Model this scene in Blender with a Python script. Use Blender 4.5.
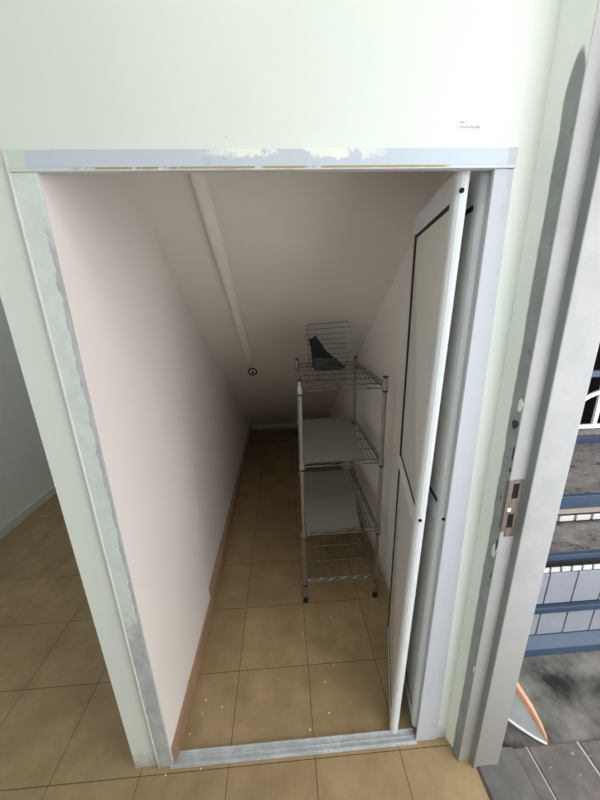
import bpy, bmesh, math, random
from mathutils import Vector, Matrix, Euler
random.seed(7)
for o in list(bpy.data.objects): bpy.data.objects.remove(o, do_unlink=True)
S = bpy.context.scene
COL = S.collection

# ---------------------------------------------------------------- camera, world, lights, exposure
cd = bpy.data.cameras.new('camera'); cam = bpy.data.objects.new('camera', cd); COL.objects.link(cam)
cam.location = (0.54832, -0.691, 1.51635); cam.rotation_euler = (1.28051, 0.02866, -0.0605)
cd.sensor_fit = 'VERTICAL'; cd.sensor_height = 24.0; cd.lens = 314.05 * 24.0 / 800.0
cd.clip_start = 0.02
S.camera = cam
S.view_settings.view_transform = 'Standard'; S.view_settings.look = 'None'
S.view_settings.gamma = 1.0; S.view_settings.use_curve_mapping = False
S.view_settings.exposure = 0.22

w = bpy.data.worlds.new('world'); S.world = w; w.use_nodes = True
bg = w.node_tree.nodes['Background']; bg.inputs[0].default_value = (0.96, 0.98, 1.0, 1); bg.inputs[1].default_value = 2.9

def area(name, loc, rot, sx, sy, power, col=(1, 1, 1)):
    l = bpy.data.lights.new(name, 'AREA'); l.shape = 'RECTANGLE'; l.size = sx; l.size_y = sy; l.energy = power; l.color = col
    o = bpy.data.objects.new(name, l); COL.objects.link(o); o.location = loc; o.rotation_euler = rot
    return o
area('ceiling_light', (0.68, -0.62, 2.70), (0, 0, 0), 0.9, 0.3, 4.8, (1.0, 0.98, 0.95))
area('left_fill_light', (-1.45, -2.1, 1.55), (0, math.radians(-90), math.radians(38)), 1.3, 1.5, 26, (0.97, 1.0, 0.98))  # added fill from the left; that wall has no window
area('passage_fill_light', (-0.75, 1.6, 2.70), (0, 0, 0), 0.3, 0.6, 2.9, (0.97, 1.0, 1.0))  # added fill to lift the dim passage wall, no known lamp there

# ---------------------------------------------------------------- helpers
def lin(r, g, b):
    f = lambda c: (c / 255 / 12.92) if c / 255 <= 0.04045 else ((c / 255 + 0.055) / 1.055) ** 2.4
    return (f(r), f(g), f(b), 1)

class NT:
    def __init__(s, name, rough=0.6, metal=0.0, spec=0.5):
        s.m = bpy.data.materials.new(name); s.m.use_nodes = True
        s.t = s.m.node_tree; s.b = s.t.nodes['Principled BSDF']
        s.b.inputs['Roughness'].default_value = rough; s.b.inputs['Metallic'].default_value = metal
        s.b.inputs['Specular IOR Level'].default_value = spec
        g = s.t.nodes.new('ShaderNodeNewGeometry'); s.pos = g.outputs['Position']
    def n(s, t): return s.t.nodes.new(t)
    def l(s, a, b): s.t.links.new(a, b)
    def noise(s, scale, detail=4, rough=0.6, vec=None, sc3=None):
        n = s.n('ShaderNodeTexNoise'); n.inputs['Scale'].default_value = scale; n.inputs['Detail'].default_value = detail
        n.inputs['Roughness'].default_value = rough
        v = vec or s.pos
        if sc3:
            mp = s.n('ShaderNodeMapping'); mp.inputs['Scale'].default_value = sc3; s.l(v, mp.inputs[0]); v = mp.outputs[0]
        s.l(v, n.inputs['Vector']); return n.outputs['Fac']
    def mth(s, op, a, b=None, c=None):
        n = s.n('ShaderNodeMath'); n.operation = op
        for i, v in enumerate((a, b, c)):
            if v is None: continue
            if isinstance(v, (int, float)): n.inputs[i].default_value = v
            else: s.l(v, n.inputs[i])
        return n.outputs[0]
    def step(s, v, lo, hi):
        n = s.n('ShaderNodeMapRange'); n.inputs['From Min'].default_value = lo; n.inputs['From Max'].default_value = hi
        s.l(v, n.inputs['Value']); return n.outputs[0]
    def mix(s, f, a, b):
        n = s.n('ShaderNodeMix'); n.data_type = 'RGBA'
        if isinstance(f, (int, float)): n.inputs[0].default_value = f
        else: s.l(f, n.inputs[0])
        for i, v in ((6, a), (7, b)):
            if isinstance(v, tuple): n.inputs[i].default_value = v
            else: s.l(v, n.inputs[i])
        return n.outputs[2]
    def xyz(s):
        n = s.n('ShaderNodeSeparateXYZ'); s.l(s.pos, n.inputs[0]); return n.outputs
    def col(s, c):
        if isinstance(c, tuple): s.b.inputs['Base Color'].default_value = c
        else: s.l(c, s.b.inputs['Base Color'])
        return s
    def bump(s, h, strength=0.2, dist=0.002):
        n = s.n('ShaderNodeBump'); n.inputs['Strength'].default_value = strength; n.inputs['Distance'].default_value = dist
        s.l(h, n.inputs['Height']); s.l(n.outputs[0], s.b.inputs['Normal']); return s
    def rough(s, r): s.l(r, s.b.inputs['Roughness']); return s

def plain(name, c, rough=0.5, metal=0.0, var=0.12, scale=9.0, spec=0.5, bump=0.0):
    t = NT(name, rough, metal, spec)
    d = tuple(v * (1 - var) for v in c[:3]) + (1,)
    t.col(t.mix(t.step(t.noise(scale), 0.3, 0.7), d, c))
    if bump: t.bump(t.noise(scale * 8), bump)
    return t.m

WL = {}                                        # world position of every Empty
class MB:
    """collects geometry for one mesh object"""
    def __init__(s): s.bm = bmesh.new(); s.mi = 0
    def _mat(s, faces):
        for f in faces: f.material_index = s.mi
    def box(s, x0, x1, y0, y1, z0, z1, M=None):
        vs = [s.bm.verts.new((x, y, z)) for x in (x0, x1) for y in (y0, y1) for z in (z0, z1)]
        q = [(0, 1, 3, 2), (4, 6, 7, 5), (0, 4, 5, 1), (2, 3, 7, 6), (0, 2, 6, 4), (1, 5, 7, 3)]
        s._mat([s.bm.faces.new([vs[i] for i in f]) for f in q])
        if M:
            for v in vs: v.co = M @ v.co
        return s
    def hexa(s, xb0, xb1, xt0, xt1, y0, y1, z0, z1):
        """box whose left and right edges lean a little"""
        vs = [s.bm.verts.new(p) for p in ((xb0, y0, z0), (xb1, y0, z0), (xb1, y1, z0), (xb0, y1, z0), (xt0, y0, z1), (xt1, y0, z1), (xt1, y1, z1), (xt0, y1, z1))]
        s._mat([s.bm.faces.new([vs[i] for i in f]) for f in ((0, 1, 2, 3), (4, 5, 6, 7), (0, 1, 5, 4), (1, 2, 6, 5), (2, 3, 7, 6), (3, 0, 4, 7))])
        return s
    def prism(s, pts, a, b, ax='z', M=None):
        """polygon pts extruded from a to b along ax ('z': pts are xy, 'y': xz, 'x': yz)"""
        def P(p, h): return {'z': (p[0], p[1], h), 'y': (p[0], h, p[1]), 'x': (h, p[0], p[1])}[ax]
        lo = [s.bm.verts.new(P(p, a)) for p in pts]; hi = [s.bm.verts.new(P(p, b)) for p in pts]
        n = len(pts); fs = [s.bm.faces.new(lo[::-1]), s.bm.faces.new(hi)]
        for i in range(n): fs.append(s.bm.faces.new([lo[i], lo[(i + 1) % n], hi[(i + 1) % n], hi[i]]))
        s._mat(fs)
        if M:
            for v in lo + hi: v.co = M @ v.co
        return s
    def tube(s, pts, r, n=8, closed=False):
        pts = [Vector(p) for p in pts]; rings = []
        N = len(pts)
        for i, p in enumerate(pts):
            if closed: t = pts[(i + 1) % N] - pts[i - 1]
            else: t = pts[min(i + 1, N - 1)] - pts[max(i - 1, 0)]
            t.normalize()
            u = t.cross(Vector((0, 0, 1)) if abs(t.z) < 0.9 else Vector((1, 0, 0))).normalized(); v = t.cross(u)
            rr = r[i] if isinstance(r, (list, tuple)) else r
            rings.append([s.bm.verts.new(p + rr * (math.cos(2 * math.pi * k / n) * u + math.sin(2 * math.pi * k / n) * v)) for k in range(n)])
        fs = []
        for i in range(N if closed else N - 1):
            A, B = rings[i], rings[(i + 1) % N]
            for k in range(n): fs.append(s.bm.faces.new([A[k], A[(k + 1) % n], B[(k + 1) % n], B[k]]))
        if not closed: fs += [s.bm.faces.new(rings[0][::-1]), s.bm.faces.new(rings[-1])]
        s._mat(fs); return s
    def poly(s, pts):
        s._mat([s.bm.faces.new([s.bm.verts.new(p) for p in pts])]); return s
    def build(s, name, mat, parent=None, bevel=0, smooth=False, seg=2):
        bmesh.ops.recalc_face_normals(s.bm, faces=s.bm.faces)
        me = bpy.data.meshes.new(name); s.bm.to_mesh(me); s.bm.free()
        for m in (mat if isinstance(mat, (list, tuple)) else [mat]): me.materials.append(m)
        o = bpy.data.objects.new(name, me); COL.objects.link(o)
        if parent:
            o.parent = parent
            o.matrix_parent_inverse = Matrix.Translation(WL.get(parent.name, Vector((0, 0, 0)))).inverted()
        if smooth:
            for p in me.polygons: p.use_smooth = True
        if bevel:
            b = o.modifiers.new('bevel', 'BEVEL'); b.width = bevel; b.segments = seg; b.limit_method = 'ANGLE'
        return o
def tag(o, label=None, cat=None, group=None, kind=None):
    if label: o['label'] = label
    if cat: o['category'] = cat
    if group: o['group'] = group
    if kind: o['kind'] = kind
    return o
def thing(name, loc, label, cat, group=None, kind=None):
    o = bpy.data.objects.new(name, None); COL.objects.link(o); o.location = loc; o.empty_display_size = 0.1; WL[o.name] = Vector(loc)
    return tag(o, label, cat, group, kind)

# ---------------------------------------------------------------- materials
# beige floor tiles 30 cm with dark grout
def tile_mat():
    t = NT('beige_floor_tile', 0.38)
    X = t.xyz()
    def line(c, half):
        m = t.mth('PINGPONG', t.mth('ADD', c, 60.0), 0.15)          # 0 on the grout line
        return t.mth('LESS_THAN', m, half)
    g = t.mth('MAXIMUM', line(X[0], 0.0013), line(X[1], 0.0013))
    fx = t.mth('FLOOR', t.mth('DIVIDE', X[0], 0.3)); fy = t.mth('FLOOR', t.mth('DIVIDE', X[1], 0.3))
    cv = t.n('ShaderNodeCombineXYZ'); t.l(fx, cv.inputs[0]); t.l(fy, cv.inputs[1])
    wn = t.n('ShaderNodeTexWhiteNoise'); t.l(cv.outputs[0], wn.inputs['Vector'])
    base = t.mix(wn.outputs[0], lin(166, 142, 105), lin(176, 152, 114))
    base = t.mix(t.step(t.noise(7, 6, 0.65), 0.35, 0.72), base, lin(142, 121, 86))
    base = t.mix(t.mth('MULTIPLY', t.step(t.noise(26, 5, 0.7), 0.62, 0.75), 0.35), base, lin(110, 88, 60))
    t.col(t.mix(g, base, lin(88, 70, 47)))
    t.rough(t.mix(t.step(t.noise(5, 5), 0.3, 0.7), (0.3, 0.3, 0.3, 1), (0.5, 0.5, 0.5, 1)))
    t.bump(t.mth('SUBTRACT', 1.0, g), 0.4, 0.001)
    return t.m
M_tile = tile_mat()
def wall_mat(name, a, b, rough=0.6):
    t = NT(name, rough)
    c = t.mix(t.step(t.noise(1.7, 3), 0.3, 0.7), a, b)
    sp = t.step(t.noise(60, 3, 0.6), 0.73, 0.78)
    X = t.xyz()                                  # scuffs and dirt splashed up from the floor
    dirt = t.mth('MULTIPLY', t.step(t.mth('ADD', X[2], t.mth('MULTIPLY', t.noise(22, 5, 0.7), 0.16)), 0.16, 0.07), 0.7)
    c = t.mix(dirt, c, lin(150, 142, 126))
    t.col(t.mix(t.mth('MULTIPLY', sp, 0.25), c, lin(150, 150, 140)))
    t.bump(t.noise(25, 4), 0.12, 0.002)
    return t.m
M_wall = wall_mat('pale_green_wall_paint', lin(227, 232, 226), lin(220, 228, 222))
M_closet = wall_mat('off_white_closet_paint', lin(240, 230, 224), lin(234, 226, 219), 0.75)
M_soffit = wall_mat('soffit_paint', lin(238, 232, 226), lin(230, 225, 217), 0.75)
M_passage = wall_mat('passage_wall_paint', lin(236, 239, 238), lin(230, 234, 233))
M_skirt = plain('brown_skirting_tile', lin(172, 142, 112), 0.4, 0, 0.2, 12)
M_whiteskirt = plain('white_skirting', lin(222, 222, 216), 0.5)
M_ceil = plain('room_ceiling_paint', lin(235, 235, 232), 0.8)

# aluminium door frame: bluish white powder coat
def jamb_left_mat():
    t = NT('painted_over_aluminium', 0.5)
    X = t.xyz()
    nz = t.noise(9, 5, 0.65, sc3=(1, 1, 0.4)); nf = t.noise(70, 5, 0.7)
    grey = t.mix(t.step(t.noise(40, 5, 0.7, sc3=(1, 1, 0.5)), 0.35, 0.68), lin(168, 170, 174), lin(196, 198, 200))
    grey = t.mix(t.step(nf, 0.62, 0.7), grey, lin(140, 142, 146))
    # light green paint: solid high up, worn away towards the floor and along the inner edge
    v = t.mth('ADD', t.mth('MULTIPLY', t.mth('SUBTRACT', X[2], 0.66), 1.6), t.mth('MULTIPLY', t.mth('SUBTRACT', nz, 0.5), 1.1))
    e = t.mth('SUBTRACT', t.mth('SUBTRACT', 0.103, X[0]), t.mth('MULTIPLY', t.mth('SUBTRACT', t.noise(28, 4, 0.6), 0.4), 0.02))
    ez = t.mth('MAXIMUM', t.step(e, 0.0, 0.002), t.step(X[2], 1.63, 1.70))
    m = t.mth('MULTIPLY', t.step(v, 0.0, 0.12), ez)
    t.col(t.mix(m, grey, t.mix(t.step(t.noise(30, 4), 0.4, 0.7), lin(216, 226, 221), lin(206, 215, 212))))
    t.bump(t.mth('ADD', m, t.mth('MULTIPLY', nf, 0.3)), 0.3, 0.001)
    return t.m
def alu_mat(name, c, scratch=0.25):
    t = NT(name, 0.42)
    n = t.step(t.noise(30, 5, 0.7, sc3=(1, 1, 0.35)), 0.55, 0.72)
    b = t.mix(t.mth('MULTIPLY', n, scratch), c, lin(150, 152, 156))
    t.col(b); return t
def header_mat():
    t = alu_mat('header_powder_coat', lin(196, 206, 218), 0.15); X = t.xyz()
    base = t.b.inputs['Base Color'].links[0].from_socket
    # white filler smears in the upper middle
    n = t.noise(40, 5, 0.7)
    mx = t.mth('MULTIPLY', t.step(X[0], 0.40, 0.46), t.step(X[0], 0.80, 0.70))
    mz = t.step(t.mth('ADD', X[2], t.mth('MULTIPLY', t.mth('SUBTRACT', n, 0.5), 0.05)), 1.788, 1.792)
    base = t.mix(t.mth('MULTIPLY', t.mth('MULTIPLY', mx, mz), t.step(t.noise(14, 4), 0.45, 0.5)), base, lin(236, 238, 232))
    # scraped bare lower lip, yellow-brown
    n2 = t.noise(22, 4, 0.7, sc3=(1, 1, 0.2))
    my = t.mth('MULTIPLY', t.step(X[0], 0.17, 0.19), t.step(X[0], 0.90, 0.88))
    base = t.mix(t.step(X[2], 1.7744, 1.7740), base, lin(206, 211, 215))
    mb = t.mth('MULTIPLY', t.mth('MULTIPLY', t.step(X[2], 1.7752, 1.7748), t.step(t.mth('ADD', X[2], t.mth('MULTIPLY', n2, 0.004)), 1.7725, 1.7732)), t.step(n2, 0.40, 0.44))
    base = t.mix(t.mth('MULTIPLY', mb, my), base, lin(176, 152, 104))
    # green wall paint lapping over the left end
    ng = t.noise(35, 4)
    base = t.mix(t.step(t.mth('ADD', X[0], t.mth('MULTIPLY', ng, 0.02)), 0.108, 0.104), base, lin(206, 218, 210))
    t.col(base); return t.m
M_jambL = jamb_left_mat()
M_header = header_mat()
M_alu = alu_mat('white_aluminium', lin(190, 195, 203), 0.25).m
M_leaf = alu_mat('door_leaf_aluminium', lin(222, 227, 230), 0.1).m
def track_mat():
    t = NT('worn_track_aluminium', 0.45, 0.25)
    n = t.step(t.noise(18, 6, 0.75), 0.45, 0.65)
    t.col(t.mix(n, lin(186, 190, 194), lin(214, 217, 219))); return t.m
M_track = track_mat()
M_panel = plain('white_door_infill', lin(236, 236, 230), 0.16, 0, 0.05, 3)
M_black = plain('black_rubber', lin(16, 16, 18), 0.6)
M_hole = plain('dark_hole', lin(10, 10, 10), 0.9)

# steel frame of the outside doorway
def frame_wall_paint_mat():
    t = NT('green_painted_frame_edge', 0.5); X = t.xyz()
    n = t.noise(30, 5, 0.65, sc3=(1, 1, 0.35))
    # paint ends in a ragged edge at y = -0.009, closes over the top at z = 1.93
    d = t.mth('ADD', X[1], t.mth('MULTIPLY', t.mth('SUBTRACT', n, 0.5), 0.012))
    top = t.mth('SUBTRACT', X[2], t.mth('SUBTRACT', 1.93, t.mth('MULTIPLY', t.mth('POWER', t.mth('ABSOLUTE', t.mth('ADD', X[1], 0.028)), 2.0), 140.0)))
    m = t.mth('MAXIMUM', t.step(d, -0.0105, -0.0075), t.step(top, -0.006, 0.006))
    green = t.mix(t.step(t.noise(4, 3), 0.35, 0.65), lin(240, 247, 240), lin(232, 242, 233))
    dark = t.mix(t.step(t.noise(20, 4), 0.35, 0.7), lin(130, 138, 136), lin(148, 156, 152))
    chip = t.mth('MULTIPLY', t.step(t.noise(55, 4, 0.7, sc3=(1, 1, 0.5)), 0.66, 0.69), 1.0)
    dark = t.mix(chip, dark, lin(60, 52, 48))
    t.col(t.mix(m, dark, green)); t.bump(m, 0.5, 0.0015); return t.m
def frame_grey_mat():
    t = NT('pale_grey_frame_paint', 0.42); X = t.xyz()
    n = t.noise(12, 5, 0.6)
    c = t.mix(t.step(n, 0.35, 0.7), lin(172, 172, 172), lin(158, 159, 160))
    low = t.step(t.mth('ADD', X[2], t.mth('MULTIPLY', n, 0.5)), 1.0, 0.35)
    c = t.mix(t.mth('MULTIPLY', low, 0.8), c, lin(142, 137, 128))
    spk = t.step(t.noise(90, 3, 0.6), 0.74, 0.77)
    c = t.mix(spk, c, lin(96, 92, 90))
    t.col(c); t.bump(t.noise(60, 4), 0.15, 0.001); return t.m
M_fgreen = frame_wall_paint_mat()
M_fgrey = frame_grey_mat()
M_fdark = plain('dark_grey_green_frame_paint', lin(140, 149, 147), 0.5, 0, 0.15, 14)
M_strike = plain('tarnished_steel', lin(128, 114, 106), 0.4, 0.5, 0.35, 60)
M_bright = plain('bare_bright_steel', lin(235, 232, 226), 0.3, 0.3)

M_chrome = plain('chrome_wire', lin(150, 150, 148), 0.32, 0.9, 0.25, 30)
M_post = plain('chrome_post', lin(160, 160, 158), 0.3, 0.85, 0.2, 30)
M_liner = plain('grey_plastic_sheet', lin(150, 148, 142), 0.45, 0, 0.06, 5)
M_clip = plain('black_plastic', lin(30, 30, 30), 0.5)
M_dustpan = plain('shadowed_dustpan_plastic', lin(13, 13, 14), 0.5, 0, 0.3, 10)  # shadow inside the pan painted in, so blacker than the lip
M_dustlip = plain('grey_black_plastic', lin(70, 72, 71), 0.6, 0, 0.3, 25)  # greyer tone for the lip, without the painted shadow
M_pipe = plain('white_conduit', lin(246, 240, 234), 0.5, 0, 0.05, 18)
M_chip = plain('white_paint_flake', lin(236, 234, 228), 0.7)

def wet_concrete():
    t = NT('wet_dark_concrete', 0.5)
    n = t.noise(3.6, 6, 0.55); n2 = t.noise(14, 5, 0.7)
    c = t.mix(t.step(t.mth('ADD', n, t.mth('MULTIPLY', n2, 0.3)), 0.55, 0.78), lin(40, 37, 35), lin(128, 124, 118))
    t.col(c); t.rough(t.mix(t.step(n, 0.45, 0.6), (0.25, 0.25, 0.25, 1), (0.75, 0.75, 0.75, 1)))
    t.bump(n2, 0.25, 0.004); return t.m
M_ground = wet_concrete()
def paver_mat():
    t = NT('grey_brown_paver', 0.55); n = t.noise(16, 6, 0.7)
    c = t.mix(t.step(n, 0.35, 0.7), lin(88, 81, 78), lin(116, 109, 106))
    c = t.mix(t.step(t.noise(45, 4, 0.7), 0.66, 0.72), c, lin(185, 180, 176))
    t.col(c); t.bump(n, 0.2, 0.003); return t.m
M_paver = paver_mat()
M_bevel = plain('paver_light_edge', lin(190, 188, 184), 0.6)
def blue_mat():
    t = NT('chipped_blue_steel_paint', 0.4)
    c = t.mix(t.step(t.noise(6, 4), 0.35, 0.7), lin(44, 62, 86), lin(56, 76, 100))
    c = t.mix(t.step(t.noise(38, 5, 0.7), 0.66, 0.70), c, lin(40, 44, 52))
    t.col(c); return t.m
M_blue = blue_mat()
M_rtile = plain('pale_blue_grey_tile', lin(148, 151, 160), 0.35, 0, 0.12, 10)
M_joint = plain('dark_joint', lin(40, 40, 44), 0.8)
def tread_mat():
    t = NT('damp_concrete_tread', 0.45)
    n = t.noise(9, 7, 0.75, sc3=(1, 2.2, 1))
    c = t.mix(t.step(n, 0.38, 0.68), lin(78, 74, 72), lin(148, 142, 138))
    t.col(c); t.rough(t.mix(t.step(n, 0.4, 0.6), (0.25, 0.25, 0.25, 1), (0.7, 0.7, 0.7, 1))); return t.m
M_tread = tread_mat()
M_mosaic = plain('white_mosaic', lin(214, 214, 212), 0.5)
M_beige = plain('beige_render', lin(160, 148, 136), 0.7)
M_rail = plain('white_rail_paint', lin(238, 238, 240), 0.4)
M_darkvoid = plain('dark_void_backdrop', lin(10, 10, 12), 0.9, spec=0.05)  # deep shade behind the stairs put into the colour
M_outwall = plain('outside_render', lin(170, 168, 162), 0.8)
M_board = plain('grey_white_board', lin(204, 208, 211), 0.35, 0, 0.18, 12)
M_boardunder = plain('dark_grey_board_underside', lin(112, 116, 120), 0.45, 0, 0.2, 12)
M_orange = plain('orange_board_edge', lin(220, 168, 134), 0.4, 0, 0.25, 14)
M_whiteedge = plain('white_edge_strip', lin(240, 240, 238), 0.4)

# ---------------------------------------------------------------- structure
CZ = 2.75                                    # room ceiling height
def struct(mb, name, mat, label, **k):
    return tag(mb.build(name, mat, **k), label, 'room structure', None, 'structure')

struct(MB().box(-1.55, 1.142, -3.2, 3.4, -0.12, 0.0), 'floor', M_tile, 'beige square floor tiles running through the room and the closet')

# partition left of the opening: pale green outside, off-white inside
m = MB(); m.mi = 0
m.prism([(-0.0225, 0.022), (0.107, 0.022), (0.117, 0.61), (0.113, 0.62), (0.097, 0.62), (0.097, 3.4), (-0.0225, 3.4)], 0, CZ, 'z')
o = struct(m, 'wall_left', [M_wall, M_closet, M_passage], 'pale partition between the closet and the side passage', bevel=0)
for f in o.data.polygons:
    if f.normal.x > 0.5 or (f.normal.y > 0.5): f.material_index = 1
    if f.normal.x < -0.5: f.material_index = 2
# front wall over and right of the opening
m = MB(); m.box(0.107, 1.075, 0.022, 0.09, 1.803, CZ); m.box(1.030, 1.075, 0.022, 0.09, 0, 1.803)
o = struct(m, 'wall_front', [M_wall, M_closet], 'pale green painted wall above the closet opening')
for f in o.data.polygons:
    if f.normal.y > 0.5 or f.normal.z < -0.5: f.material_index = 1
# outside wall with the doorway
m = MB()
m.box(1.075, 1.212, 0.022, 3.4, 0, CZ)
m.box(1.088, 1.212, -3.2, -1.06, 0, CZ); m.box(1.088, 1.212, -1.06, 0.022, 2.25, CZ)
o = struct(m, 'wall_right', [M_wall, M_soffit, M_outwall], 'outside wall on the right with the open doorway')
for f in o.data.polygons:
    if f.center.y > 0.1 and f.normal.x < -0.5: f.material_index = 1
    if f.normal.x > 0.5: f.material_index = 2
# passage wall far left, back walls
struct(MB().box(-1.62, -1.50, -3.2, 3.4, 0, CZ), 'wall_far_left', M_passage, 'grey white wall on the far side of the side passage')
struct(MB().box(-1.62, 0.080, 3.4, 3.5, 0, CZ), 'wall_passage_end', M_passage, 'wall closing the end of the side passage')
struct(MB().box(-1.62, 1.212, -3.3, -3.2, 0, CZ), 'wall_back', M_wall, 'pale painted wall closing the room at the back')
struct(MB().box(-1.62, 1.212, -3.3, 3.5, CZ, CZ + 0.1), 'ceiling', M_ceil, 'flat white room ceiling')
# closet: sloping underside of the stair, low end wall
def zs(y): return 2.17 - 0.67 * y
m = MB(); m.prism([(0.11, zs(0.11)), (3.14, zs(3.14)), (3.14, zs(3.14) + 0.12), (0.11, zs(0.11) + 0.12)], 0.080, 1.075, 'x')
struct(m, 'ceiling_sloping', M_soffit, 'sloping plastered underside of the stairs inside the closet')
struct(MB().box(0.080, 1.075, 3.12, 3.22, 0, 0.30), 'wall_closet_end', M_closet, 'low end wall where the sloping soffit meets the floor')
struct(MB().box(0.080, 1.075, 3.095, 3.12, 0.03, 0.075), 'baseboard_back', M_whiteskirt, 'pale strip along the low back end of the closet')
m = MB(); m.prism([(0.080, 0.026), (0.119, 0.026), (0.127, 0.61), (0.110, 3.095), (0.080, 3.095)], 0, 0.075, 'z')
struct(m, 'baseboard_left', M_skirt, 'brown tile skirting along the closet left wall')
struct(MB().box(-1.50, -1.488, -3.2, 3.4, 0, 0.075), 'baseboard_far_left', M_whiteskirt, 'pale skirting along the far passage wall', bevel=0.003)
# filler bead between wall and aluminium jamb
m = MB(); m.tube([(0.0590, 0.0165, 0.0 + i * 0.0901) for i in range(21)], 0.0036, 6)
struct(m, 'trim_1', M_whiteskirt, 'thin white filler bead beside the left door jamb', smooth=True)

# aluminium closet door frame (setting) with its parts
fr = thing('trim_2', (0.55, 0.03, 0), 'aluminium frame lining the closet opening', 'door frame', None, 'structure')
m = MB(); m.box(0.0600, 1.029, 0.015, 0.026, 1.7742, 1.8035); m.box(0.0600, 1.029, 0.0138, 0.028, 1.7685, 1.7742)
m.build('header_rail', M_header, fr, bevel=0.0012)
MB().hexa(0.0595, 0.105, 0.0605, 0.1085, 0.016, 0.023, 0.002, 1.7685).build('door_jamb', M_jambL, fr, bevel=0.001)['label'] = 'left jamb with flaking green paint over grey metal'
m = MB(); m.hexa(0.966, 1.042, 0.9885, 1.029, 0.017, 0.025, 0.002, 1.7685); m.box(1.012, 1.029, 0.0145, 0.025, 1.7685, 1.8037)
m.build('door_jamb', M_alu, fr, bevel=0.0015)
m = MB(); m.box(0.100, 0.968, 0.010, 0.052, 0.0, 0.007); m.box(0.100, 0.968, 0.012, 0.018, 0.007, 0.013)
m.box(0.100, 0.968, 0.028, 0.032, 0.007, 0.012); m.box(0.100, 0.968, 0.045, 0.050, 0.007, 0.014)
m.build('sill_track', M_track, fr, bevel=0.001)

# steel frame of the doorway to the outside
f2 = thing('trim_3', (1.13, -0.03, 0), 'grey painted steel frame of the doorway to the outside', 'door frame', None, 'structure')
m = MB()
prof = [(1.075, 0.0225), (1.0885, -0.009), (1.0885, -0.044), (1.128, -0.044), (1.1305, -0.063), (1.2165, -0.063), (1.2165, 0.0225)]
m.prism(prof, 0.0, 2.25, 'z')
o = m.build('frame_post', [M_fgreen, M_fgrey, M_fdark], f2, bevel=0.0025)
for f in o.data.polygons:
    n = f.normal; c = f.center
    if n.y < -0.9: f.material_index = 1
    elif n.x < -0.5 and c.x > 1.11: f.material_index = 2
    elif n.x > 0.5: f.material_index = 1
MB().box(1.0885, 1.2165, -1.06, -0.063, 2.2, 2.25).build('frame_head', M_fgrey, f2)
# strike plate: bent leaf on the edge and the face, two slots
pl = MB()
def plate(m, x0, x1, z0, z1, y):                # frame of four bars round each slot
    m.box(x0, x1, y - 0.0015, y + 0.0005, z0, z1)
pl.box(1.0870, 1.0885, -0.0465, -0.036, 0.952, 1.09)
for (x0, x1, z0, z1) in ((1.087, 1.0995, 0.945, 1.093), (1.115, 1.1255, 0.930, 1.095), (1.0995, 1.115, 1.085, 1.095),
                         (1.0995, 1.115, 0.998, 1.043), (1.0995, 1.115, 0.930, 0.957)):
    pl.box(x0, x1, -0.0462, -0.0442, z0, z1)
sp = pl.build('strike_plate', M_strike, f2, bevel=0.0006)
for a, b in ((0.957, 0.998), (1.043, 1.085)):
    MB().box(1.0995, 1.115, -0.0446, -0.0441, a, b).build('latch_slot', M_hole, sp)['label'] = 'black latch slot'
m = MB(); m.box(1.094, 1.1035, -0.0475, -0.0462, 1.006, 1.017); m.build('bright_scrape', M_bright, sp, bevel=0.001)
# torn dents where old fixings were
rnd = random.Random(3)
def dent(y, z, sy, sz, mat, name):
    m = MB(); pts = []
    for k in range(9):
        a = 2 * math.pi * k / 9; r = rnd.uniform(0.6, 1.1)
        pts.append((y + sy * r * math.cos(a), z + sz * r * math.sin(a)))
    m.prism(pts, 1.0872, 1.0886, 'x'); m.build(name, mat, f2)
dent(-0.030, 1.235, 0.013, 0.013, M_clip, 'torn_dent')
dent(-0.041, 1.165, 0.003, 0.022, M_clip, 'torn_dent')
dent(-0.0405, 1.120, 0.002, 0.008, M_clip, 'torn_dent')
dent(-0.036, 1.283, 0.007, 0.017, M_bright, 'bare_metal_chip')
dent(-0.0405, 0.90, 0.003, 0.030, M_clip, 'torn_dent')
dent(-0.035, 0.880, 0.008, 0.022, M_bright, 'bare_metal_chip')
dent(-0.0405, 0.80, 0.002, 0.010, M_clip, 'torn_dent')
dent(-0.040, 0.44, 0.0025, 0.016, M_bright, 'bare_metal_chip')

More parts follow.
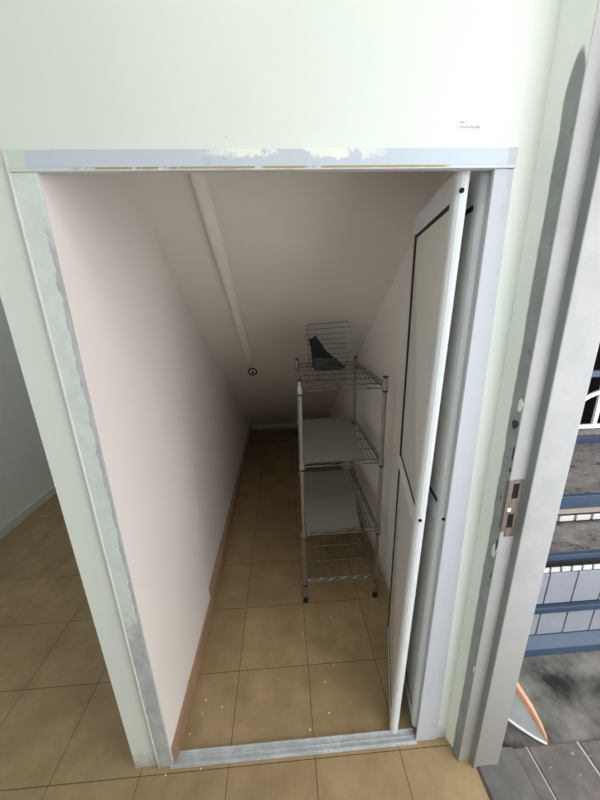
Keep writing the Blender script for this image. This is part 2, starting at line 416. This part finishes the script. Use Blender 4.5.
# ---------------------------------------------------------------- folding closet door (two leaves)
dr = thing('door_1', (0.95, 0.06, 0), 'white aluminium two leaf folding door pushed open to the right', 'door', None, 'structure')
def leaf(name, P0, P1, th, label=None, holes=(), lean=0.0):
    """leaf from P0 (front, at the track) to P1 (fold); its left face runs P0-P1; thickness goes to the right"""
    d = Vector((P1[0] - P0[0], P1[1] - P0[1], 0)); L = d.length; d.normalize(); n = Vector((d.y, -d.x, 0))
    M = Matrix(((d.x, n.x, 0, P0[0]), (d.y, n.y, 0, P0[1]), (0, 0, 1, 0), (0, 0, 0, 1)))
    root = bpy.data.objects.new(name, None); COL.objects.link(root); root.parent = dr
    root.matrix_parent_inverse = Matrix.Translation(dr.location).inverted(); root.location = (P0[0], P0[1], 0); WL[root.name] = Vector((P0[0], P0[1], 0))
    z0, z1 = 0.016, 1.778; sw = 0.030
    def sag(o):                                  # the front stile leans a little, the hinged edge stays plumb
        for v in o.data.vertices:
            t = min(1.0, max(0.0, (Vector((v.co.x - P0[0], v.co.y - P0[1], 0))).dot(d) / L))
            v.co.x += lean * (v.co.z - 0.9) * (1 - t)
        return o
    if label: root['label'] = label
    # front stile with a half-round edge
    pts = []
    for k in range(9):
        a = math.pi / 2 + math.pi * k / 8
        pts.append((th * 0.5 + math.cos(a) * th * 0.42, th / 2 - math.sin(a) * th / 2 * -1 * -1))
    pts = [(0.010, 0.0), (0.004, 0.003), (0.0, 0.010), (0.0, th - 0.010), (0.004, th - 0.003), (0.010, th), (sw, th), (sw, 0.0)]
    st = sag(MB().prism(pts, z0, z1, 'z', M).build('stile', M_leaf, root, bevel=0.001))
    for hz in holes:
        h = MB(); c = M @ Vector((-0.0004, th * 0.45, hz)); a = d * 0.002
        h.tube([c - a * 0.2, c + a], 0.0052, 12); sag(h.build('screw_hole', M_hole, st))
    MB().box(L - 0.016, L, 0, th, z0, z1, M).build('stile', M_leaf, root, bevel=0.001)
    rl = {}
    for nm, a, b in (('top', 1.722, 1.778), ('mid', 0.892, 0.952), ('low', 0.016, 0.075)):
        sag(MB().box(sw, L - 0.016, 0.001, th - 0.001, a, b, M).build('rail', M_leaf, root, bevel=0.001))
    for a, b in ((0.952, 1.722), (0.075, 0.892)):
        p = sag(MB().box(sw, L - 0.016, th * 0.1, th * 0.9, a, b, M).build('panel', M_panel, root))
        g = MB(); e = 0.0105; w_ = 0.004
        for s_ in (-1, 1):
            y0, y1 = (0.0008, th * 0.11) if s_ < 0 else (th * 0.89, th - 0.0008)
            g.box(L - 0.016 - e * 1.6, L - 0.0155, y0 - (0.0025 if s_ < 0 else 0), y1, a, b, M)
            if a > 0.5:
                g.box(sw, L - 0.016, y0, y1, b - e, b, M); g.box(sw, L - 0.016, y0, y1, a, a + e, M)
            else:
                g.box(sw, L - 0.016, y0, y1, a, a + w_, M)
        sag(g.build('gasket', M_black, p))['label'] = 'black rubber glazing gasket'
    return root
leaf('door_leaf', (0.901, 0.040), (0.991, 0.410), 0.028, 'leaf ending on the sill track, with black gaskets', holes=(1.737, 0.93), lean=0.027)
leaf('door_leaf', (0.976, 0.050), (1.0275, 0.412), 0.028, 'leaf hung on the right jamb', holes=(0.92,), lean=0.012)
m = MB(); m.tube([(0.945, 0.050, 1.775), (0.945, 0.050, 1.80)], 0.006, 10); m.build('top_pivot', M_track, dr)
m = MB(); m.tube([(1.0225, 0.414, 0.02), (1.0225, 0.414, 1.785)], 0.005, 10); m.build('fold_hinge', M_leaf, dr)

# ---------------------------------------------------------------- wire shelving unit
SY0, SY1 = 0.615, 1.190
SH = [0.147, 0.442, 0.822, 1.185]
def sx(u, y):                                    # the unit stands slightly turned on the floor
    t = (y - SY0) / (SY1 - SY0); a = 0.616 + 0.020 * t; b = 0.990 + 0.002 * t
    return a + (b - a) * u
su = thing('wire_shelving_unit', (0.81, 0.90, 0), 'chrome four tier wire shelving unit standing on the closet floor', 'shelving')
for u in (0, 1):
    for y in (SY0, SY1):
        x = sx(u, y)
        p = MB().tube([(x, y, 0.03), (x, y, 1.210)], 0.0095, 12).build('post', M_post, su, smooth=False)
        m = MB(); m.tube([(x, y, 0), (x, y, 0.006), (x, y, 0.022), (x, y, 0.032)], [0.014, 0.014, 0.011, 0.011], 12); m.build('foot', M_clip, p)['label'] = 'black levelling foot'
        m = MB(); m.tube([(x, y, 1.209), (x, y, 1.217)], 0.0105, 12); m.build('post_cap', M_clip, p)['label'] = 'black end cap'
for i, z in enumerate(SH):
    m = MB(); r = 0.0026
    c, d = SY0, SY1
    P = lambda u, y, zz: (sx(u, y), y, zz)
    for zz in (z, z - 0.021):
        for q, q2 in (((0, c), (1, c)), ((0, d), (1, d)), ((0, c), (0, d)), ((1, c), (1, d))): m.tube([P(*q, zz), P(*q2, zz)], r, 6)
    def zig(A_, B_, n):                          # snake wire between the two rim wires
        A_, B_ = Vector(A_), Vector(B_); pts = []
        for k in range(n + 1):
            q = A_.lerp(B_, k / n); pts.append((q.x, q.y, z - (0.002 if k % 2 else 0.019)))
        m.tube(pts, 0.0017, 5)
    zig(P(0, c, 0), P(1, c, 0), 12); zig(P(0, d, 0), P(1, d, 0), 12); zig(P(0, c, 0), P(0, d, 0), 20); zig(P(1, c, 0), P(1, d, 0), 20)
    n = 20
    for k in range(1, n): m.tube([P(k / n, c, z + 0.002), P(k / n, d, z + 0.002)], 0.0021, 5)
    for k in range(1, 5):
        y = c + (d - c) * k / 5; m.tube([P(0, y, z - 0.002), P(1, y, z - 0.002)], 0.0024, 5)
    sh = m.build('shelf', M_chrome, su)
    for u in (0, 1):
        for y in (c, d):
            x = sx(u, y)
            MB().tube([(x, y, z - 0.030), (x, y, z + 0.006)], [0.0145, 0.0125], 12).build('corner_collar', M_post, sh)
            MB().tube([(x, y, z - 0.040), (x, y, z - 0.030)], 0.0125, 12).build('collar_sleeve', M_clip, sh)['label'] = 'black plastic sleeve clip'
    if i in (1, 2):
        MB().prism([(sx(0.03, c) , c + 0.004), (sx(0.76, c), c + 0.004), (sx(0.93, d), d - 0.01), (sx(0.03, d), d - 0.01)], z + 0.0038, z + 0.0058, 'z').build('shelf_liner', M_liner, sh)['label'] = 'grey plastic sheet covering most of the shelf'

# wire rack leaning on the top tier against the soffit
wr = thing('wire_rack', (0.82, 1.08, 1.189), 'small wire grid rack standing on the top shelf, leaning on the soffit', 'rack')
def RP(u, t): return (0.700 - 0.008 * t + (0.228 + 0.006 * t) * u, 1.078 + 0.008 * t, 1.190 + 0.232 * t + 0.010 * (u - 0.5) * t)
m = MB()
loop = [RP(0, 0), RP(0, 0.93), RP(0.02, 0.985), RP(0.06, 1.0), RP(0.94, 1.0), RP(0.98, 0.985), RP(1, 0.93), RP(1, 0)]
m.tube(loop, 0.0024, 6); m.build('frame', M_chrome, wr)
for u in (0.93, 0.10): MB().tube([RP(u, 0.02), RP(u, 0.80)], 0.0016, 6).build('upright', M_chrome, wr)
for k, t in enumerate((0.88, 0.75, 0.63, 0.51, 0.39, 0.27, 0.16, 0.05)):
    m = MB(); e = 0.10 if k == 0 else 0.04
    m.tube([RP(-e, t), RP(1 + e * 0.6, t)], 0.002, 6); m.build('crossbar', M_chrome, wr)

# black dustpan standing on edge in front of the rack
dp = thing('dustpan', (0.80, 1.0, 1.189), 'black angular plastic dustpan tipped up on the top wire shelf', 'dustpan')
zb = 1.1905
m = MB()
def thick(m, pts, off):
    off = Vector(off); lo = [m.bm.verts.new(p) for p in pts]; hi = [m.bm.verts.new(Vector(p) + off) for p in pts]
    n = len(pts); m.bm.faces.new(lo[::-1]); m.bm.faces.new(hi)
    for i in range(n): m.bm.faces.new([lo[i], lo[(i + 1) % n], hi[(i + 1) % n], hi[i]])
thick(m, [(0.702, 1.030, 1.342), (0.732, 1.034, 1.362), (0.790, 1.026, 1.275), (0.840, 1.018, 1.232), (0.875, 1.012, zb), (0.712, 1.016, zb), (0.706, 1.022, 1.27)], (0.003, 0.010, 0.0))
thick(m, [(0.694, 1.028, 1.350), (0.703, 1.034, 1.347), (0.717, 1.016, zb), (0.715, 0.935, zb), (0.707, 0.955, 1.255)], (0.005, 0.002, 0))
m.build('pan', M_dustpan, dp, bevel=0.0015)
m = MB(); thick(m, [(0.717, 0.930, zb), (0.858, 0.925, zb), (0.888, 0.975, zb), (0.832, 0.950, 1.245), (0.712, 0.948, 1.252)], (0.003, 0.012, 0.0))
m.build('lip', M_dustlip, dp, bevel=0.0015)['label'] = 'grey black front lip'

# conduit on the soffit with its end fitting
cp = thing('conduit', (0.325, 0.7, zs(0.7)), 'white painted cable conduit running down the sloping closet ceiling', 'conduit')
m = MB()
def arch(w_, h):
    return [(-w_, 0.0)] + [(-w_ * math.cos(math.pi * k / 8), -h * (0.35 + 0.65 * math.sin(math.pi * k / 8))) for k in range(9)] + [(w_, 0.0)]
y0, y1 = 0.112, 1.47
n = Vector((0, -0.67, -1)).normalized()          # out of the soffit into the room
rings = []
for y in [y0 + (y1 - y0) * k / 12 for k in range(13)]:
    rings.append([m.bm.verts.new(Vector((0.325 + a, y, zs(y))) + n * (-b)) for a, b in arch(0.0235, 0.033)])
for A_, B_ in zip(rings, rings[1:]):
    for k in range(len(A_) - 1): m.bm.faces.new([A_[k], A_[k + 1], B_[k + 1], B_[k]])
m.bm.faces.new(rings[0]); m.bm.faces.new(rings[-1][::-1])
m.build('conduit_run', M_pipe, cp)
lh = thing('lamp_holder', (0.332, 1.525, zs(1.525)), 'small round black rimmed lamp holder at the lower end of the conduit', 'lamp holder')
ax = Vector((0.06, -0.88, -0.46)).normalized(); c = Vector((0.332, 1.535, zs(1.535) - 0.040))
m = MB(); m.tube([c, c + ax * 0.012, c + ax * 0.034, c + ax * 0.038], [0.026, 0.031, 0.031, 0.025], 20); m.build('housing', M_pipe, lh)
t1 = ax.cross(Vector((0, 0, 1))).normalized(); t2 = ax.cross(t1)
m = MB(); m.tube([c + ax * 0.038 + 0.0275 * (math.cos(2 * math.pi * k / 20) * t1 + math.sin(2 * math.pi * k / 20) * t2) for k in range(20)], 0.0065, 8, True); m.build('rim', M_clip, lh)['label'] = 'black rim'
m = MB(); m.tube([c + ax * 0.036, c + ax * 0.052], [0.010, 0.008], 12); m.build('contact', M_clip, lh)

# ---------------------------------------------------------------- wall pencil scribble above the frame (right)
def stroke(pts):
    m = MB(); m.tube([(x, 0.0116, z) for x, z in pts], 0.0009, 4); return m
M_pencil = plain('pencil_mark', lin(150, 152, 146), 0.8)
m = MB()
m.tube([(0.905, 0.0116, 1.8430), (0.913, 0.0116, 1.8425)], 0.0008, 4)
m.tube([(0.905 + 0.0045 * k, 0.0116, 1.8345 + (0.0018 if k % 2 else -0.0012)) for k in range(9)], 0.0007, 4)
m.tube([(0.938, 0.0116, 1.8325), (0.941, 0.0116, 1.8365), (0.945, 0.0116, 1.8335)], 0.0008, 4)
tag(m.build('pencil_scribble', M_pencil), 'faint pencil scribble on the wall above the frame, right side', 'marking')

# ---------------------------------------------------------------- paint flakes on the closet floor
chips = [(0.592, 0.569), (0.588, 0.438), (0.735, 0.513), (0.712, 0.291), (0.666, 0.229), (0.667, 0.124), (0.589, 0.079), (0.965, 0.590),
         (0.172, 0.159), (0.247, 0.175), (0.142, 0.1), (0.177, 0.204), (0.204, 0.003), (0.088, -0.003)]
for k, (x, y) in enumerate(chips):
    m = MB(); r = rnd.uniform(0.0024, 0.0042); a0 = rnd.uniform(0, 6)
    m.prism([(x + r * rnd.uniform(0.6, 1.2) * math.cos(a0 + i * 1.05), y + r * rnd.uniform(0.6, 1.2) * math.sin(a0 + i * 1.05)) for i in range(6)], 0.0002, 0.0022)
    tag(m.build('paint_flake', M_chip), 'tiny white paint flake on the floor tiles by the closet opening', 'paint flake', 'paint flakes on the tiles')

# ---------------------------------------------------------------- outside
M_thresh = plain('grey_threshold_cement', lin(104, 102, 98), 0.7, 0, 0.3, 18)
struct(MB().prism([(1.142, -0.12), (1.30, -0.12), (1.30, -0.003), (1.24, 0.008), (1.150, 0.010), (1.142, 0.001)], -1.5, -0.021, 'y'), 'floor_threshold', M_thresh, 'dark concrete threshold of the doorway')
struct(MB().box(1.142, 6.0, -0.02, 6.0, -0.14, -0.012), 'floor_yard', M_ground, 'damp patchy concrete ground outside the doorway')
m = MB(); 
x = 1.30 + 0.054
m.box(1.30, x - 0.004, -1.5, -0.022, -0.12, -0.004)
while x < 3.2:
    m.box(x, x + 0.182, -1.5, -0.022, -0.12, -0.002); x += 0.190
struct(m, 'floor_pavers', M_paver, 'grey brown pavers beside the doorway threshold', bevel=0.004)
m = MB(); x = 1.354
while x < 3.2:
    m.box(x - 0.008, x - 0.0003, -1.5, -0.022, -0.12, -0.006); x += 0.190
struct(m, 'trim_4', M_bevel, 'pale joints between the pavers')
struct(MB().box(1.142, 6.0, 2.6, 2.7, 0, 3.5), 'wall_dark_backdrop', M_darkvoid, 'near-black backdrop standing in for the dark space behind the outdoor stairs')  # added backdrop, painted near black for the unlit space

struct(MB().box(1.212, 6.0, -0.05, 2.7, 2.5, 2.6), 'ceiling_shade_slab', M_outwall, 'unseen slab added to shade the outdoor stairs')  # out of view, added to keep daylight off the stairs
# outdoor steel stairs, rising away along +y
X0, X1 = 1.25, 3.4
st = thing('outdoor_stairs', (2.2, 0.3, 0), 'outdoor stairs with blue steel edges and pale tiled riser beyond the doorway', 'stairs')
m = MB(); m.prism([(0.262, -0.011), (0.262, 0.030), (0.300, 0.060), (0.325, 0.060), (0.325, -0.011)], X0, X1, 'x'); m.build('lower_beam', M_blue, st, bevel=0.003)
m = MB(); m.box(X0, X1, 0.310, 0.335, 0.06, 0.415)
rp = m.build('riser_panel', M_joint, st)
x = 1.265 - 0.005; k = 0
m = MB()
while x < X1 - 0.2:
    for a, b in ((0.062, 0.206), (0.242, 0.406)): m.box(x, x + 0.120, 0.303, 0.312, a, b)
    x += 0.126
m.build('riser_tiles', M_rtile, rp, bevel=0.002)['label'] = 'pale blue grey tiles'
m = MB(); m.box(X0, X1, 0.284, 0.310, 0.207, 0.238); m.build('middle_bar', M_blue, st, bevel=0.003)
def mosaic(y, z0, z1, step, name):
    m = MB(); x = X0 + 0.01
    while x < X1 - step: m.box(x, x + step * 0.82, y - 0.006, y, z0, z1); x += step
    return m.build(name, M_mosaic, st, bevel=0.001)
mosaic(0.310, 0.412, 0.434, 0.047, 'nosing_strip')
MB().box(X0, X1, 0.335, 0.36, 0.06, 0.446).build('riser_backing', M_joint, st)
MB().box(X0, X1, 0.330, 0.350, 0.446, 0.470).build('tread_edge', M_blue, st, bevel=0.002)
MB().box(X0, X1, 0.350, 0.545, 0.440, 0.468).build('tread', M_tread, st)
m = MB(); m.box(X0, X1, 0.532, 0.56, 0.468, 0.560); rb = m.build('riser', M_beige, st)
m = MB(); m.box(X0, X1, 0.528, 0.532, 0.470, 0.476); m.box(X0, X1, 0.528, 0.532, 0.508, 0.514); m.build('strip_border', M_joint, rb)
mosaic(0.531, 0.478, 0.507, 0.085, 'nosing_strip')
MB().box(X0, X1, 0.520, 0.545, 0.550, 0.618).build('tread_edge', M_blue, st, bevel=0.003)
MB().box(X0, X1, 0.545, 1.09, 0.585, 0.616).build('tread', M_tread, st)
MB().box(X0, X1, 1.060, 1.10, 0.616, 0.660).build('landing_beam', M_blue, st, bevel=0.003)
MB().box(X0, X1, 1.085, 1.10, 0.660, 0.715).build('landing_kerb', M_tread, st)
# side supports so the flight stands on the ground
for xx in (X0 + 0.02, X1 - 0.06):
    MB().box(xx, xx + 0.04, 1.05, 1.09, -0.011, 0.59).build('support_post', M_blue, st)

rl = thing('railing', (2.6, 1.07, 0.715), 'white balustrade with arched rails on the outdoor stair landing', 'railing')
MB().box(1.9, 3.4, 1.062, 1.082, 0.716, 0.742).build('bottom_rail', M_rail, rl, bevel=0.003)
for k, xx in enumerate((2.13, 2.32, 2.513, 2.70, 2.89, 3.08, 3.27)):
    MB().box(xx - 0.013, xx + 0.013, 1.066, 1.080, 0.742, 1.055).build('baluster', M_rail, rl)
for xc in (2.61, 2.99):
    m = MB(); m.tube([(xc + 0.24 * math.cos(a), 1.062, 0.87 + 0.10 * math.sin(a)) for a in [math.pi * (0.02 + 0.96 * k / 14) for k in range(15)]], 0.014, 6); m.build('arch_bar', M_rail, rl)
m = MB(); m.box(1.9, 3.4, 1.050, 1.090, 1.055, 1.095); m.build('top_rail', M_blue, rl, bevel=0.004)['label'] = 'blue top rail'

# pointed board leaning behind the frame
bd = thing('board', (1.36, 0.06, 0), 'pointed grey board with an orange rim leaning outside behind the doorframe', 'board')
T = Vector((1.427, -0.016, -0.006))
e1 = Vector((1.225, 0.10, 0.085)) - T            # lower rail direction, towards the wall behind the frame
U = Vector((1.300, 0.020, 0.285)) - T            # upper rail direction
def BP(a, b): return T + e1 * a + U * b
def bulge(P, k): return P + Vector((0.45, -0.75, 0.35)).normalized() * k
lower = [(0, 0), (0.18, -0.05), (0.38, -0.07), (0.62, -0.06), (0.86, -0.03)]
upper = [(0.86, 0.75), (0.55, 0.98), (0.28, 0.98), (0.10, 0.80), (0.0, 0.52), (-0.035, 0.25), (-0.03, 0.08)]
out = [BP(*q) for q in lower + upper]
nb = e1.cross(U).normalized()
if nb.y > 0: nb = -nb
m = MB(); thick(m, out, -nb * 0.018); m.build('deck', M_board, bd, bevel=0.004)
m = MB()
inner = [BP(0.86, 0.72), BP(0.57, 0.93), BP(0.335, 0.89), BP(0.18, 0.69), BP(0.085, 0.44), BP(0.02, 0.20), BP(-0.02, 0.03)]
outer = [BP(0.86, 0.77), BP(0.55, 1.0), BP(0.27, 1.0), BP(0.085, 0.80), BP(-0.015, 0.52), BP(-0.05, 0.25), BP(-0.045, 0.05)]
for i in range(6):
    thick(m, [inner[i] + nb * 0.002, outer[i] + nb * 0.002, outer[i + 1] + nb * 0.002, inner[i + 1] + nb * 0.002], -nb * 0.02)
m.build('orange_rim', M_orange, bd)['label'] = 'orange rim'
m = MB(); m.tube([BP(*q) + nb * 0.002 for q in [(-0.02, 0.0)] + lower[1:]], 0.0045, 8); m.build('edge_strip', M_whiteedge, bd, smooth=True)['label'] = 'white edge strip'
m = MB(); lo = [BP(*q) - nb * 0.002 for q in lower]
hid = [Vector((p.x - 0.004 * i, p.y + 0.004 * i, -0.0115)) for i, p in enumerate(lo)]
for i in range(4):
    m.poly([lo[i], lo[i + 1], hid[i + 1], hid[i]]) if i else m.poly([lo[0], lo[1], hid[1]])
o = m.build('underside', M_boardunder, bd); s_ = o.modifiers.new('solid', 'SOLIDIFY'); s_.thickness = 0.004
